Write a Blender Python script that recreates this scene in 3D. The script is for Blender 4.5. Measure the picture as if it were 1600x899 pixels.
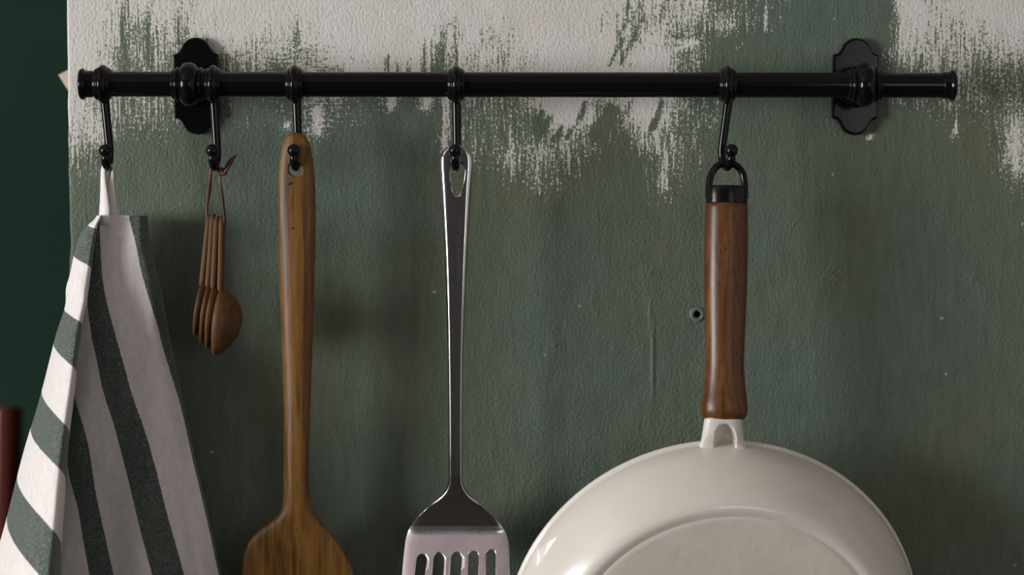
import bpy, bmesh, math, random
import numpy as np
from mathutils import Vector, Matrix, noise as mnoise

for o in list(bpy.data.objects):
    bpy.data.objects.remove(o, do_unlink=True)
SC = bpy.context.scene
COL = SC.collection
random.seed(4)

# ------------------------------------------------------------------ camera
F_PX, PITCH = 3300.0, math.radians(3.5)
CAM = Vector((0.0, -1.70, 1.312))
cd = bpy.data.cameras.new('camera'); cam = bpy.data.objects.new('camera', cd); COL.objects.link(cam)
cam.location = CAM; cam.rotation_euler = (math.pi / 2 - PITCH, 0, 0)
cd.sensor_width = 36; cd.lens = F_PX * 36 / 1600; cd.clip_start = 0.02
cd.dof.use_dof = True; cd.dof.focus_distance = 1.655; cd.dof.aperture_fstop = 3.5
SC.camera = cam
FWD = Vector((0, math.cos(PITCH), -math.sin(PITCH))); UPV = Vector((0, math.sin(PITCH), math.cos(PITCH)))


def at(px, py, Y):
    """world point seen at photo pixel (px, py) on the plane y = Y"""
    d = FWD * F_PX + Vector((1, 0, 0)) * (px - 800) - UPV * (py - 449.5)
    return CAM + d * ((Y - CAM.y) / d.y)


# ------------------------------------------------------------------ world, light, exposure
w = bpy.data.worlds.new('world'); SC.world = w; w.use_nodes = True
bg = w.node_tree.nodes['Background']; bg.inputs[0].default_value = (0.75, 0.85, 1.0, 1); bg.inputs[1].default_value = 0.6
WIN = dict(x=-3.30, y0=-2.75, y1=-1.10, z0=0.75, z1=1.95)
FILL_OPENING = dict(y=-3.20, x0=0.70, x1=1.90, z0=0.9, z1=2.1)  # opening added behind the camera for the fill lamp
ld = bpy.data.lights.new('window_daylight', 'AREA'); ld.shape = 'RECTANGLE'
ld.size = WIN['z1'] - WIN['z0']; ld.size_y = WIN['y1'] - WIN['y0']; ld.energy = 208; ld.color = (1.0, 0.985, 0.97)
lo = bpy.data.objects.new('window_daylight', ld); COL.objects.link(lo)
lo.location = (WIN['x'] - 0.12, (WIN['y0'] + WIN['y1']) / 2, (WIN['z0'] + WIN['z1']) / 2)
lo.rotation_euler = (0, -math.pi / 2, 0)
l2 = bpy.data.lights.new('added_fill_light', 'AREA'); l2.shape = 'RECTANGLE'  # added fill lamp, brightens pan and towel from the front right
l2.size = FILL_OPENING['x1'] - FILL_OPENING['x0']; l2.size_y = FILL_OPENING['z1'] - FILL_OPENING['z0']; l2.energy = 8; l2.color = (1.0, 0.95, 0.90)
lo2 = bpy.data.objects.new('added_fill_light', l2); COL.objects.link(lo2)
lo2.location = ((FILL_OPENING['x0'] + FILL_OPENING['x1']) / 2, FILL_OPENING['y'] - 0.12, (FILL_OPENING['z0'] + FILL_OPENING['z1']) / 2); lo2.rotation_euler = (math.pi / 2, 0, 0)
vs = SC.view_settings
vs.view_transform = 'Standard'; vs.look = 'None'; vs.gamma = 1; vs.use_curve_mapping = False; vs.exposure = 0.0


# ------------------------------------------------------------------ node helpers
class NT:
    def __init__(self, name):
        self.m = bpy.data.materials.new(name); self.m.use_nodes = True
        self.t = self.m.node_tree; self.b = self.t.nodes['Principled BSDF']

    def n(self, typ, ins=None, **kw):
        nd = self.t.nodes.new(typ)
        for k, v in kw.items(): setattr(nd, k, v)
        for k, v in (ins or {}).items(): self.set(nd.inputs[k], v)
        return nd

    def set(self, sock, v):
        if isinstance(v, bpy.types.NodeSocket): self.t.links.new(v, sock)
        elif isinstance(v, (tuple, list)) and len(v) == 3 and sock.type == 'RGBA': sock.default_value = (*v, 1)
        else: sock.default_value = v

    def math(self, op, a, b=0.0, clamp=False):
        nd = self.n('ShaderNodeMath', operation=op, use_clamp=clamp); self.set(nd.inputs[0], a); self.set(nd.inputs[1], b); return nd.outputs[0]

    def mix(self, f, a, b):
        nd = self.n('ShaderNodeMix', data_type='RGBA'); self.set(nd.inputs[0], f); self.set(nd.inputs[6], a); self.set(nd.inputs[7], b); return nd.outputs[2]

    def fmix(self, f, a, b):
        nd = self.n('ShaderNodeMix', data_type='FLOAT'); self.set(nd.inputs[0], f); self.set(nd.inputs[2], a); self.set(nd.inputs[3], b); return nd.outputs[0]

    def rng(self, v, a, b, c=0.0, d=1.0, smooth=False):
        nd = self.n('ShaderNodeMapRange'); nd.interpolation_type = 'SMOOTHSTEP' if smooth else 'LINEAR'
        for i, x in enumerate((v, a, b, c, d)): self.set(nd.inputs[i], x)
        return nd.outputs[0]

    def coord(self, kind='Object', scale=(1, 1, 1), rot=(0, 0, 0)):
        tc = self.n('ShaderNodeTexCoord'); mp = self.n('ShaderNodeMapping', {'Scale': scale, 'Rotation': rot})
        self.t.links.new(tc.outputs[kind], mp.inputs[0]); return mp.outputs[0]

    def noise(self, vec, scale, detail=2.0, rough=0.5, dist=0.0):
        return self.n('ShaderNodeTexNoise', {'Vector': vec, 'Scale': scale, 'Detail': detail, 'Roughness': rough, 'Distortion': dist}).outputs[0]

    def bump(self, h, dist, strength=1.0, normal=None):
        nd = self.n('ShaderNodeBump', {'Height': h, 'Distance': dist, 'Strength': strength})
        if normal is not None: self.set(nd.inputs['Normal'], normal)
        return nd.outputs[0]

    def out(self, **kw):
        names = dict(col='Base Color', rough='Roughness', metal='Metallic', nor='Normal', coat='Coat Weight', crough='Coat Roughness', spec='Specular IOR Level', sheen='Sheen Weight', sub='Subsurface Weight')
        for k, v in kw.items(): self.set(self.b.inputs[names[k]], v)
        return self.m


def plain(name, col, rough=0.6, amount=0.12, scale=30, **kw):
    t = NT(name); nz = t.noise(t.coord(), scale, 3)
    f = t.rng(nz, 0.3, 0.7)
    return t.out(col=t.mix(f, tuple(c * (1 - amount) for c in col), tuple(min(1, c * (1 + amount)) for c in col)), rough=rough, **kw)


# ------------------------------------------------------------------ wall paint
def mat_wall_paint():
    t = NT('worn_green_paint')
    cov = t.n('ShaderNodeAttribute', attribute_name='cover').outputs['Fac']
    wd = t.n('ShaderNodeAttribute', attribute_name='diagonal').outputs['Fac']
    wh = t.n('ShaderNodeAttribute', attribute_name='horizontal').outputs['Fac']
    rl = t.n('ShaderNodeAttribute', attribute_name='relief').outputs['Fac']
    base = t.coord()
    plaster = t.noise(t.coord(scale=(1, 1, 0.72), rot=(0, math.radians(14), 0)), 430, 3.0, 0.58, 0.0)
    nv = t.noise(t.coord(scale=(1, 1, 0.07)), 520, 4, 0.6)
    nd = t.noise(t.coord(scale=(1, 1, 0.09), rot=(0, math.radians(-33), 0)), 480, 4, 0.6)
    nh = t.noise(t.coord(scale=(0.08, 1, 1)), 560, 4, 0.6)
    stroke = t.fmix(wh, t.fmix(wd, nv, nd), t.math('ADD', t.math('MULTIPLY', nv, 0.45), t.math('MULTIPLY', nh, 0.55)))
    flake = t.noise(t.coord(scale=(1, 1, 0.65)), 820, 2, 0.6)
    mixn = t.math('ADD', t.math('MULTIPLY', stroke, 0.42), t.math('ADD', t.math('MULTIPLY', plaster, 0.24), t.math('MULTIPLY', flake, 0.34)))
    nst = t.math('ADD', t.math('MULTIPLY', t.math('SUBTRACT', mixn, 0.5), 10.5), 0.5)
    mask = t.rng(t.math('SUBTRACT', cov, nst), -0.24, 0.36, smooth=True)
    # paint colours: thin brushed paint is more yellow, full paint a grey green
    big = t.rng(t.noise(base, 6.5, 3, 0.55), 0.38, 0.64)
    full = t.mix(big, (0.090, 0.124, 0.098), (0.102, 0.123, 0.080))
    fine = t.rng(t.noise(t.coord(scale=(1, 1, 0.2)), 160, 3), 0.3, 0.7, 0.88, 1.1)
    thin = t.rng(cov, 0.65, 1.0, 1.0, 0.0)
    green = t.mix(thin, full, (0.112, 0.152, 0.088))
    green = t.n('ShaderNodeMix', {0: 1.0, 6: green, 7: fine}, data_type='RGBA', blend_type='MULTIPLY').outputs[2]
    wn = t.rng(t.noise(base, 9, 3, 0.6), 0.35, 0.65)
    white = t.mix(wn, (0.585, 0.558, 0.530), (0.625, 0.608, 0.585))
    # small chips in the closed paint
    vo = t.n('ShaderNodeTexVoronoi', {'Vector': base, 'Scale': 34, 'Randomness': 1.0})
    chip = t.rng(t.math('ADD', vo.outputs['Distance'], t.math('MULTIPLY', t.math('SUBTRACT', flake, 0.5), 0.16)), 0.030, 0.045, 1.0, 0.0)
    sel = t.n('ShaderNodeSeparateColor', {0: vo.outputs['Color']}).outputs[0]
    chip = t.math('MULTIPLY', chip, t.math('GREATER_THAN', sel, 0.72))
    col = t.mix(mask, white, green)
    col = t.mix(t.math('MULTIPLY', chip, 0.65), col, (0.50, 0.48, 0.43))
    lump = t.noise(base, 55, 3, 0.5)
    h = t.math('ADD', t.math('MULTIPLY', plaster, 0.9), t.math('MULTIPLY', lump, 0.8))
    h = t.math('ADD', h, t.math('MULTIPLY', mask, 0.10))
    h = t.math('ADD', h, t.math('MULTIPLY', stroke, 0.18))
    h = t.math('ADD', h, rl)
    return t.out(col=col, rough=t.fmix(mask, 0.85, 0.56), nor=t.bump(h, 0.0016, 0.75), spec=0.3)


COVER = [  # share of green paint per 25 px cell of the photo, from x=100, y=0
 "001322121000" "000000000000" "000000000133" "343367788899" "999911221100",
 "002443332100" "112100000002" "212110000224" "345465788999" "999912333211",
 "013455443223" "334321000013" "223321000024" "237689999999" "999923444432",
 "013555544444" "545432201024" "333432000022" "016599899999" "999644444544",
 "013565555666" "665443212245" "334442000012" "016699999999" "999766555666",
 "024566666777" "776555444456" "555543000132" "126799999999" "999877655666",
 "134665667888" "877566786867" "776764001641" "135779999999" "999877756665",
 "234666778888" "888567889998" "787777302583" "136768999999" "999999888864",
 "345888899999" "987679999998" "776776555787" "256789999999" "998999979972",
 "567999999999" "999899999997" "877665556798" "656799999999" "999999999972",
 "778999999999" "999999999999" "888775668999" "866899999999" "999999999974",
 "889999999999" "999999999999" "999886789999" "868999999999" "999999999986",
 "899999999999" "999999999999" "999998899999" "879999999999" "999999999998"]
CG = np.array([[int(c) for c in r] for r in COVER], float)


def cover_at(px, py):
    if px > 1587: px = 1587 - abs((px - 1587) * 0.9 % 1200 - 0)          # the worn band runs on beyond the photo
    gx = min(max((px - 112.5) / 25, 0), 59); gy = max((py - 12.5) / 25, 0)
    def row(r):
        if r > 12: return None
        i = min(int(gx), 58); f = gx - i
        return CG[r][i] * (1 - f) + CG[r][i + 1] * f
    r0 = int(gy); f = gy - r0
    a = row(r0) if r0 <= 12 else 9.4
    b = row(r0 + 1) if r0 + 1 <= 12 else 9.4
    v = a * (1 - f) + b * f
    return v / 9.0


def soft(v, a, b):
    t = min(max((v - a) / (b - a), 0), 1); return t * t * (3 - 2 * t)


# ------------------------------------------------------------------ mesh helpers
ORIGIN = {}


def obj(name, verts, faces, mat, parent=None, loc=None, smooth=True):
    """one mesh object; vertices given in world space, stored relative to the thing's base"""
    if parent is not None: org = ORIGIN[parent.name]
    else: org = Vector(loc) if loc is not None else Vector((0, 0, 0))
    me = bpy.data.meshes.new(name)
    me.from_pydata([tuple(Vector(v) - org) for v in verts], [], faces); me.validate()
    bm = bmesh.new(); bm.from_mesh(me); bmesh.ops.recalc_face_normals(bm, faces=bm.faces); bm.to_mesh(me); bm.free()
    if smooth:
        me.shade_smooth(); 
    o = bpy.data.objects.new(name, me); COL.objects.link(o); me.materials.append(mat)
    if parent is not None: o.parent = parent
    else: o.location = org
    ORIGIN[o.name] = org
    return o


def sharp(o, deg=35):
    me = o.data; bm = bmesh.new(); bm.from_mesh(me)
    for e in bm.edges: e.smooth = not (len(e.link_faces) == 2 and e.calc_face_angle(0) > math.radians(deg))
    bm.to_mesh(me); bm.free(); return o


def thing(name, label, cat, loc, group=None):
    o = bpy.data.objects.new(name, None); o.empty_display_size = 0.03; COL.objects.link(o); o.location = loc
    ORIGIN[o.name] = Vector(loc); return tag(o, label, cat, group)


def tag(o, label, cat, group=None):
    o['label'] = label; o['category'] = cat
    if group: o['group'] = group
    return o


def struct(o):
    o['kind'] = 'structure'; return o


def rings_mesh(rings, cap=True, closed=False):
    n = len(rings[0]); v = [p for r in rings for p in r]; f = []
    m = len(rings)
    for i in range(m if closed else m - 1):
        for j in range(n):
            a, b = i * n + j, i * n + (j + 1) % n; c = ((i + 1) % m) * n
            f.append((a, b, c + (j + 1) % n, c + j))
    if cap and not closed:
        f.append(tuple(range(n))[::-1]); f.append(tuple((m - 1) * n + j for j in range(n)))
    return v, f


def frame(axis, hint=Vector((0, -1, 0))):
    a = Vector(axis).normalized(); u = (hint - a * hint.dot(a))
    if u.length < 1e-4: u = Vector((1, 0, 0)) - a * a.x
    u.normalize(); return a, u, a.cross(u)


def lathe(center, axis, prof, seg=48, ell=(1, 1), hint=Vector((0, -1, 0))):
    """prof: (t along axis, radius)"""
    a, u, w_ = frame(axis, hint); c = Vector(center); rings = []
    for t, r in prof:
        r = max(r, 1e-5)
        rings.append([c + a * t + u * (math.cos(q) * r * ell[0]) + w_ * (math.sin(q) * r * ell[1]) for q in (2 * math.pi * j / seg for j in range(seg))])
    return rings_mesh(rings)


def spline(pts, n):
    """Catmull-Rom resample of vectors"""
    P = [Vector(p) for p in pts]; P = [P[0] * 2 - P[1]] + P + [P[-1] * 2 - P[-2]]; out = []
    k = len(P) - 3
    for i in range(n):
        s = i / (n - 1) * k; j = min(int(s), k - 1); t = s - j
        a, b, c, d = P[j:j + 4]
        out.append(0.5 * ((2 * b) + (c - a) * t + (2 * a - 5 * b + 4 * c - d) * t * t + (3 * b - a - 3 * c + d) * t ** 3))
    return out


def tube(path, rad, seg=16, hint=Vector((1, 0, 0)), flat=1.0):
    rings = []; n = len(path); u = None
    for i, p in enumerate(path):
        d = (path[min(i + 1, n - 1)] - path[max(i - 1, 0)]).normalized()
        if u is None: u = hint - d * hint.dot(d)
        else: u = u - d * u.dot(d)
        u.normalize(); v = d.cross(u); r = rad(i / (n - 1)) if callable(rad) else rad
        rings.append([p + u * (math.cos(q) * r) + v * (math.sin(q) * r * flat) for q in (2 * math.pi * j / seg for j in range(seg))])
    return rings_mesh(rings)


def join(*parts):
    V, Fc = [], []
    for v, f in parts:
        o = len(V); V += list(v); Fc += [tuple(i + o for i in q) for q in f]
    return V, Fc


def box(x0, x1, y0, y1, z0, z1):
    v = [Vector((x, y, z)) for x in (x0, x1) for y in (y0, y1) for z in (z0, z1)]
    return v, [(0, 1, 3, 2), (4, 6, 7, 5), (0, 4, 5, 1), (2, 3, 7, 6), (0, 2, 6, 4), (1, 5, 7, 3)]


def bevel(o, wd, seg=3):
    m = o.modifiers.new('bevel', 'BEVEL'); m.width = wd; m.segments = seg; m.limit_method = 'ANGLE'; m.angle_limit = math.radians(30); return o


def lut(tab):
    xs = [a[0] for a in tab]; ys = [a[1] for a in tab]
    def f(x):
        if x <= xs[0]: return ys[0] + (x - xs[0]) * (ys[1] - ys[0]) / (xs[1] - xs[0]) * 0.0
        if x >= xs[-1]: return ys[-1]
        i = max(k for k in range(len(xs)) if xs[k] <= x); i = min(i, len(xs) - 2)
        h = xs[i + 1] - xs[i]; t = (x - xs[i]) / h
        d = lambda k: 0.0 if False else ((ys[min(k + 1, len(xs) - 1)] - ys[max(k - 1, 0)]) / (xs[min(k + 1, len(xs) - 1)] - xs[max(k - 1, 0)]))
        m0, m1 = d(i) * h, d(i + 1) * h
        return (2 * t**3 - 3 * t**2 + 1) * ys[i] + (t**3 - 2 * t**2 + t) * m0 + (-2 * t**3 + 3 * t**2) * ys[i + 1] + (t**3 - t**2) * m1
    return f


def boolean_cut(o, cutters):
    """cut real holes and bake the result"""
    for c in cutters:
        m = o.modifiers.new('cut', 'BOOLEAN'); m.operation = 'DIFFERENCE'; m.object = c; m.solver = 'EXACT'
    bpy.context.view_layer.update()
    dg = bpy.context.evaluated_depsgraph_get()
    me = bpy.data.meshes.new_from_object(o.evaluated_get(dg))
    old = o.data; o.modifiers.clear(); o.data = me; me.name = old.name
    for c in cutters: bpy.data.objects.remove(c, do_unlink=True)
    return o


def split_part(o, name, pred, parent):
    """move the faces for which pred(centre in world) holds into a part of their own, keeping the smooth normals"""
    me = o.data; org = ORIGIN[o.name]
    nor = {tuple(round(c, 6) for c in v.co): v.normal.copy() for v in me.vertices}
    m2 = me.copy(); m2.name = name
    for mesh, keep in ((me, False), (m2, True)):
        bm = bmesh.new(); bm.from_mesh(mesh)
        kill = [f for f in bm.faces if bool(pred(f.calc_center_median() + org)) != keep]
        bmesh.ops.delete(bm, geom=kill, context='FACES'); bm.to_mesh(mesh); bm.free(); mesh.update()
    for mesh in (me, m2):
        cn = []
        for v in mesh.vertices: cn.append(nor[tuple(round(c, 6) for c in v.co)])
        mesh.normals_split_custom_set_from_vertices(cn)
    o2 = bpy.data.objects.new(name, m2); COL.objects.link(o2); o2.parent = parent; ORIGIN[o2.name] = org
    return o2


# ------------------------------------------------------------------ materials
M = {}
M['paint'] = mat_wall_paint()
M['dark_green'] = plain('dark_green_paint', (0.0085, 0.034, 0.022), 0.8, 0.15, 3, spec=0.2)
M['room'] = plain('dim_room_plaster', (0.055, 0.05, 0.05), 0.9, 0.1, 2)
M['ceiling'] = plain('pinkish_ceiling', (0.56, 0.48, 0.49), 0.9, 0.05, 2)
M['floor'] = plain('dark_floorboards', (0.03, 0.024, 0.02), 0.6, 0.3, 8)
M['white_wood'] = plain('white_window_paint', (0.7, 0.7, 0.68), 0.5)
M['card'] = plain('beige_card', (0.50, 0.42, 0.345), 0.8, 0.06, 60)


def mat_black():
    t = NT('black_enamelled_iron')
    nz = t.noise(t.coord(), 900, 2)
    return t.out(col=(0.0036, 0.0036, 0.0037), rough=t.rng(t.noise(t.coord(), 60, 2), 0.3, 0.7, 0.10, 0.14), spec=0.18, nor=t.bump(nz, 0.00004, 0.4))


M['black'] = mat_black()
M['black_gloss'] = plain('black_gloss_plastic', (0.004, 0.004, 0.0045), 0.2, 0.1, spec=0.22)
M['hole'] = plain('dark_plug_plastic', (0.01, 0.01, 0.01), 0.8)


def mat_wood(name, c0, c1, cdark, rough, grain=1.0, coat=0.0, pores=0.0, knots=()):
    t = NT(name)
    v = t.coord(scale=(1, 1, 0.055))
    wob = t.noise(t.coord(scale=(1, 1, 0.25)), 24, 2)
    g1 = t.noise(v, 260 * grain, 4, 0.62, 0.6)
    g2 = t.noise(v, 75 * grain, 3, 0.55, 0.9)
    g3 = t.noise(t.coord(scale=(1, 1, 0.02)), 900 * grain, 2, 0.5)
    f = t.rng(t.math('ADD', t.math('MULTIPLY', g1, 0.5), t.math('MULTIPLY', g2, 0.5)), 0.40, 0.60)
    col = t.mix(f, c0, c1)
    dk = t.math('MULTIPLY', t.rng(g2, 0.56, 0.66), t.rng(wob, 0.4, 0.62))
    col = t.mix(t.math('MULTIPLY', dk, 0.75), col, cdark)
    if pores:
        p = t.rng(t.noise(t.coord(scale=(1, 1, 0.1)), 1100, 1), 0.60, 0.70)
        col = t.mix(t.math('MULTIPLY', p, pores), col, cdark)
    for k, r in knots:
        tc = t.n('ShaderNodeTexCoord'); d = t.n('ShaderNodeVectorMath', {0: tc.outputs['Object'], 1: tuple(k)}, operation='DISTANCE')
        col = t.mix(t.rng(d.outputs['Value'], r * 0.6, r, 1.0, 0.0), col, tuple(c * 0.35 for c in cdark))
    return t.out(col=col, rough=t.rng(g1, 0.3, 0.7, rough * 0.85, rough * 1.15), nor=t.bump(t.math('ADD', g3, g1), 0.00025, 0.35), coat=coat, crough=0.22, spec=0.28)


def mat_fabric():
    t = NT('striped_linen')
    uv = t.n('ShaderNodeUVMap', uv_map='weave').outputs[0]
    sx = t.n('ShaderNodeSeparateXYZ', {0: uv})
    S = sx.outputs[0]
    wv = t.noise(t.coord(scale=(1, 1, 1)), 1500, 1)
    S2 = t.math('ADD', S, t.math('MULTIPLY', t.math('SUBTRACT', wv, 0.5), 0.07))
    fr = t.math('SUBTRACT', S2, t.math('MULTIPLY', t.math('FLOOR', t.math('MULTIPLY', S2, 0.5)), 2.0))
    dark = t.math('LESS_THAN', fr, 1.0)
    speck = t.rng(wv, 0.50, 0.66)
    heat = t.rng(t.noise(t.coord(scale=(1, 1, 0.4)), 260, 2), 0.3, 0.7)
    dcol = t.mix(t.math('MULTIPLY', speck, 0.45), t.mix(heat, (0.040, 0.058, 0.048), (0.062, 0.082, 0.070)), (0.42, 0.43, 0.41))
    lcol = t.mix(heat, (0.66, 0.62, 0.595), (0.74, 0.71, 0.69))
    lcol = t.mix(t.rng(wv, 0.3, 0.5, 0.25, 0.0), lcol, (0.5, 0.47, 0.45))
    col = t.mix(dark, lcol, dcol)
    cr = t.noise(t.coord(scale=(1, 1, 0.6)), 90, 3, 0.6)
    return t.out(col=col, rough=0.92, sheen=0.15, spec=0.2, nor=t.bump(t.math('ADD', t.math('MULTIPLY', wv, 0.25), cr), 0.0011, 0.7))


def mat_steel(name, rough, col, aniso=0.0):
    t = NT(name)
    sc = t.noise(t.coord(scale=(1, 1, 0.02)), 1400, 2)
    sm = t.noise(t.coord(), 60, 3, 0.6)
    c = t.mix(t.rng(sm, 0.4, 0.7), col, tuple(x * 0.82 for x in col))
    return t.out(col=c, metal=1.0, rough=t.fmix(t.rng(sm, 0.3, 0.75), rough, rough * 1.6), nor=t.bump(sc, 0.00003, 0.25))


def mat_enamel():
    t = NT('cream_enamel')
    nz = t.noise(t.coord(), 42, 3, 0.55)
    big = t.noise(t.coord(), 14, 2)
    vo = t.n('ShaderNodeTexVoronoi', {'Vector': t.coord(), 'Scale': 40}); sp = t.rng(vo.outputs['Distance'], 0.018, 0.03, 1.0, 0.0)
    sel = t.n('ShaderNodeSeparateColor', {0: vo.outputs['Color']}).outputs[0]
    col = t.mix(t.rng(big, 0.35, 0.65), (0.60, 0.56, 0.495), (0.63, 0.595, 0.54))
    col = t.mix(t.math('MULTIPLY', sp, t.math('GREATER_THAN', sel, 0.8)), col, (0.16, 0.13, 0.10))
    return t.out(col=col, rough=0.30, coat=0.6, crough=0.07, nor=t.bump(nz, 0.0006, 0.35))


def mat_enamel_base():
    t = NT('cream_enamel_orange_peel')
    nz = t.noise(t.coord(), 130, 2, 0.5)
    n2 = t.noise(t.coord(), 34, 3, 0.5)
    col = t.mix(t.rng(n2, 0.35, 0.65), (0.58, 0.535, 0.465), (0.62, 0.58, 0.515))
    return t.out(col=col, rough=0.36, coat=0.45, crough=0.14, nor=t.bump(t.math('ADD', t.math('MULTIPLY', nz, 0.7), n2), 0.0009, 0.45))


M['enamel'] = mat_enamel(); M['enamel_base'] = mat_enamel_base()
M['fabric'] = mat_fabric()
M['tape'] = plain('white_cotton_tape', (0.70, 0.67, 0.65), 0.95, 0.06, 300)
M['steel'] = mat_steel('polished_steel', 0.13, (0.50, 0.49, 0.49))
M['steel_blade'] = mat_steel('brushed_steel', 0.24, (0.80, 0.74, 0.77))
M['leather'] = plain('brown_leather', (0.060, 0.020, 0.010), 0.5, 0.3, 200)
M['spoon'] = mat_wood('small_spoon_wood', (0.062, 0.028, 0.008), (0.115, 0.056, 0.018), (0.03, 0.013, 0.004), 0.6, 1.2)
M['walnut'] = mat_wood('reddish_brown_handle_wood', (0.066, 0.022, 0.005), (0.140, 0.052, 0.013), (0.018, 0.007, 0.002), 0.36, 0.9, 0.08, 0.85)
M['chair'] = mat_wood('mahogany_chair_wood', (0.080, 0.016, 0.012), (0.11, 0.024, 0.017), (0.03, 0.007, 0.006), 0.30, 0.3, 0.8)

# ------------------------------------------------------------------ the setting
ZF = 0.0
edge = at(106.5, 200, 0.0).x                     # left end of the partition wall
CR = 0.0022
zs = sorted(set([0.0, 0.15, 0.3, 0.45, 0.6, 0.72] + [0.80 + 0.0024 * i for i in range(260)] + [1.45, 1.6, 1.8, 2.0, 2.3, 2.6]))
path = [(edge, 0.12), (edge, 0.06), (edge, 0.02), (edge, 0.008)]
for i in range(7):
    q = math.pi / 2 * i / 6
    path.append((edge + CR - CR * math.cos(q), CR - CR * math.sin(q)))
x = edge + CR + 0.0024
while x < 0.47: path.append((x, 0.0)); x += 0.0024
while x < 1.15: path.append((x, 0.0)); x += 0.006
for x in (1.3, 1.6, 2.0, 2.4): path.append((x, 0.0))
PLUG = at(1089.5, 491.5, 0.0)
STROKES = [  # single brush marks: from x, y to x, y, half width, more (+) or less (-) paint
    (603, 116, 604, 86, 3, 1.7), (622, 116, 623, 100, 3, 1.5), (637, 116, 640, 86, 3.5, 1.5), (662, 116, 662, 70, 4, .9), (680, 112, 681, 72, 7, .8), (692, 112, 692, 52, 4, .8), (711, 100, 711, 34, 4, .9),
    (192, 110, 196, 4, 6, .9), (232, 105, 231, 18, 5, .8), (280, 85, 276, 4, 4, .8), (292, 60, 290, 10, 3, .7), (462, 70, 464, 28, 3, .9),
    (944, 28, 956, 6, 4, 1.2), (952, 102, 972, 62, 4, 1.3), (970, 98, 980, 76, 4, 1.1), (985, 70, 1002, 32, 5, .8), (965, 60, 985, 20, 5, .7),
    (836, 204, 848, 176, 4, 1.5), (846, 208, 858, 184, 4, 1.5), (866, 218, 878, 200, 4, 1.3), (886, 214, 900, 190, 4, 1.0), (907, 184, 914, 160, 5, 1.7), (930, 210, 952, 176, 11, 1.2),
    (1022, 200, 1034, 160, 5, 1.3), (1010, 216, 1022, 190, 5, 1.0), (978, 176, 990, 152, 4, .9),
    (1197, 54, 1195, 6, 3, -1.6), (1151, 74, 1166, 64, 4, -1.3), (695, 238, 697, 154, 5, -1.3), (610, 172, 613, 154, 5, -1.2), (663, 168, 666, 152, 8, -1.0), (740, 260, 738, 180, 4, -.5), (800, 280, 798, 200, 5, -.6),
    (497, 206, 495, 172, 7, -.9), (446, 198, 450, 194, 5, -1.2), (1056, 76, 1088, 66, 6, -.8), (1050, 66, 1084, 64, 4, -.6), (1034, 292, 1040, 240, 6, -.6), (1494, 206, 1495, 190, 3, -1.3), (1356, 216, 1362, 214, 4, -1.5), (1388, 42, 1389, 41, 3, -1.8)]
V, A_cov, A_d, A_h, A_r = [], [], [], [], []
for z in zs:
    for (x, y) in path:
        wob = 0.0
        if x < edge + 0.012:
            k = 1 - (x - edge) / 0.012
            wob = k * (0.0007 * mnoise.noise(Vector((0, 0, z * 55))) + 0.0009 * mnoise.noise(Vector((3, 0, z * 14))))
        V.append(Vector((x + wob, y, z)))
        rel = Vector((x, 0, z)) - CAM; dep = rel.dot(FWD)
        px = 800 + F_PX * rel.x / dep; py = 449.5 - F_PX * rel.dot(UPV) / dep
        c = cover_at(px, py)
        if py < 0: c = max(0.0, c - soft(-py, 0, 120) * 0.5)
        c = -0.55 + c * 2.2 - 1.0 * max(0.0, 0.10 - c) / 0.10 + 1.0 * max(0.0, c - 0.93) / 0.07
        if py > 330: c += 0.5
        if y > 0.003: c = -1.5
        for (qx, qy, qr) in ((869, 540, 7), (876, 552, 5), (963, 545, 5), (1001, 552, 5), (1048, 347, 5), (1003, 528, 4), (882, 515, 4)):
            d2 = ((px - qx)**2 + (py - qy)**2) / qr**2
            if d2 < 9: c -= 1.5 * math.exp(-d2)
        for (ax_, ay_, bx_, by_, wd_, am_) in STROKES:
            if min(ax_, bx_) - 14 < px < max(ax_, bx_) + 14 and min(ay_, by_) - 14 < py < max(ay_, by_) + 14:
                ex, ey = bx_ - ax_, by_ - ay_; t_ = min(max(((px - ax_) * ex + (py - ay_) * ey) / (ex * ex + ey * ey), 0), 1)
                d2 = ((px - ax_ - ex * t_)**2 + (py - ay_ - ey * t_)**2) / wd_**2
                c += am_ * math.exp(-d2)
        A_cov.append(c)
        A_d.append(soft(px, 800, 850) * (1 - soft(px, 1040, 1090)) + 0.5 * soft(px, 1480, 1560))
        A_h.append((soft(px, 380, 430) * (1 - soft(px, 570, 610)) * soft(py, 40, 80)) + 0.8 * soft(px, 480, 540) * (1 - soft(px, 660, 690)) * soft(py, 140, 160))
        r = 0.0
        if 460 < py < 660: r += 0.9 * math.exp(-((px - (1018 + 2 * math.sin(py / 40))) / 2.6)**2) * soft(py, 460, 490) * (1 - soft(py, 590, 660))
        for (qx, qy, qr) in ((869, 540, 9), (1003, 540, 8), (963, 545, 7), (1017, 425, 10), (1300, 433, 14), (1520, 435, 10), (1248, 537, 5)):
            d2 = ((px - qx)**2 + (py - qy)**2) / qr**2
            if d2 < 9: r += 1.0 * math.exp(-d2) * (0.6 + mnoise.noise(Vector((px / 4, py / 4, 0))))
        A_r.append(r)
n = len(path); Fc = []
for i in range(len(zs) - 1):
    for j in range(n - 1):
        c = (V[i * n + j] + V[(i + 1) * n + j + 1]) / 2
        if (c - PLUG).length < 0.0036: continue
        Fc.append((i * n + j, i * n + j + 1, (i + 1) * n + j + 1, (i + 1) * n + j))
wall = struct(obj('wall_partition', V, Fc, M['paint']))
wall['label'] = 'plaster partition wall with worn green brushed paint over white'
for nm, arr in (('cover', A_cov), ('diagonal', A_d), ('horizontal', A_h), ('relief', A_r)):
    a = wall.data.attributes.new(nm, 'FLOAT', 'POINT'); a.data.foreach_set('value', np.array(arr, np.float32))
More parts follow.
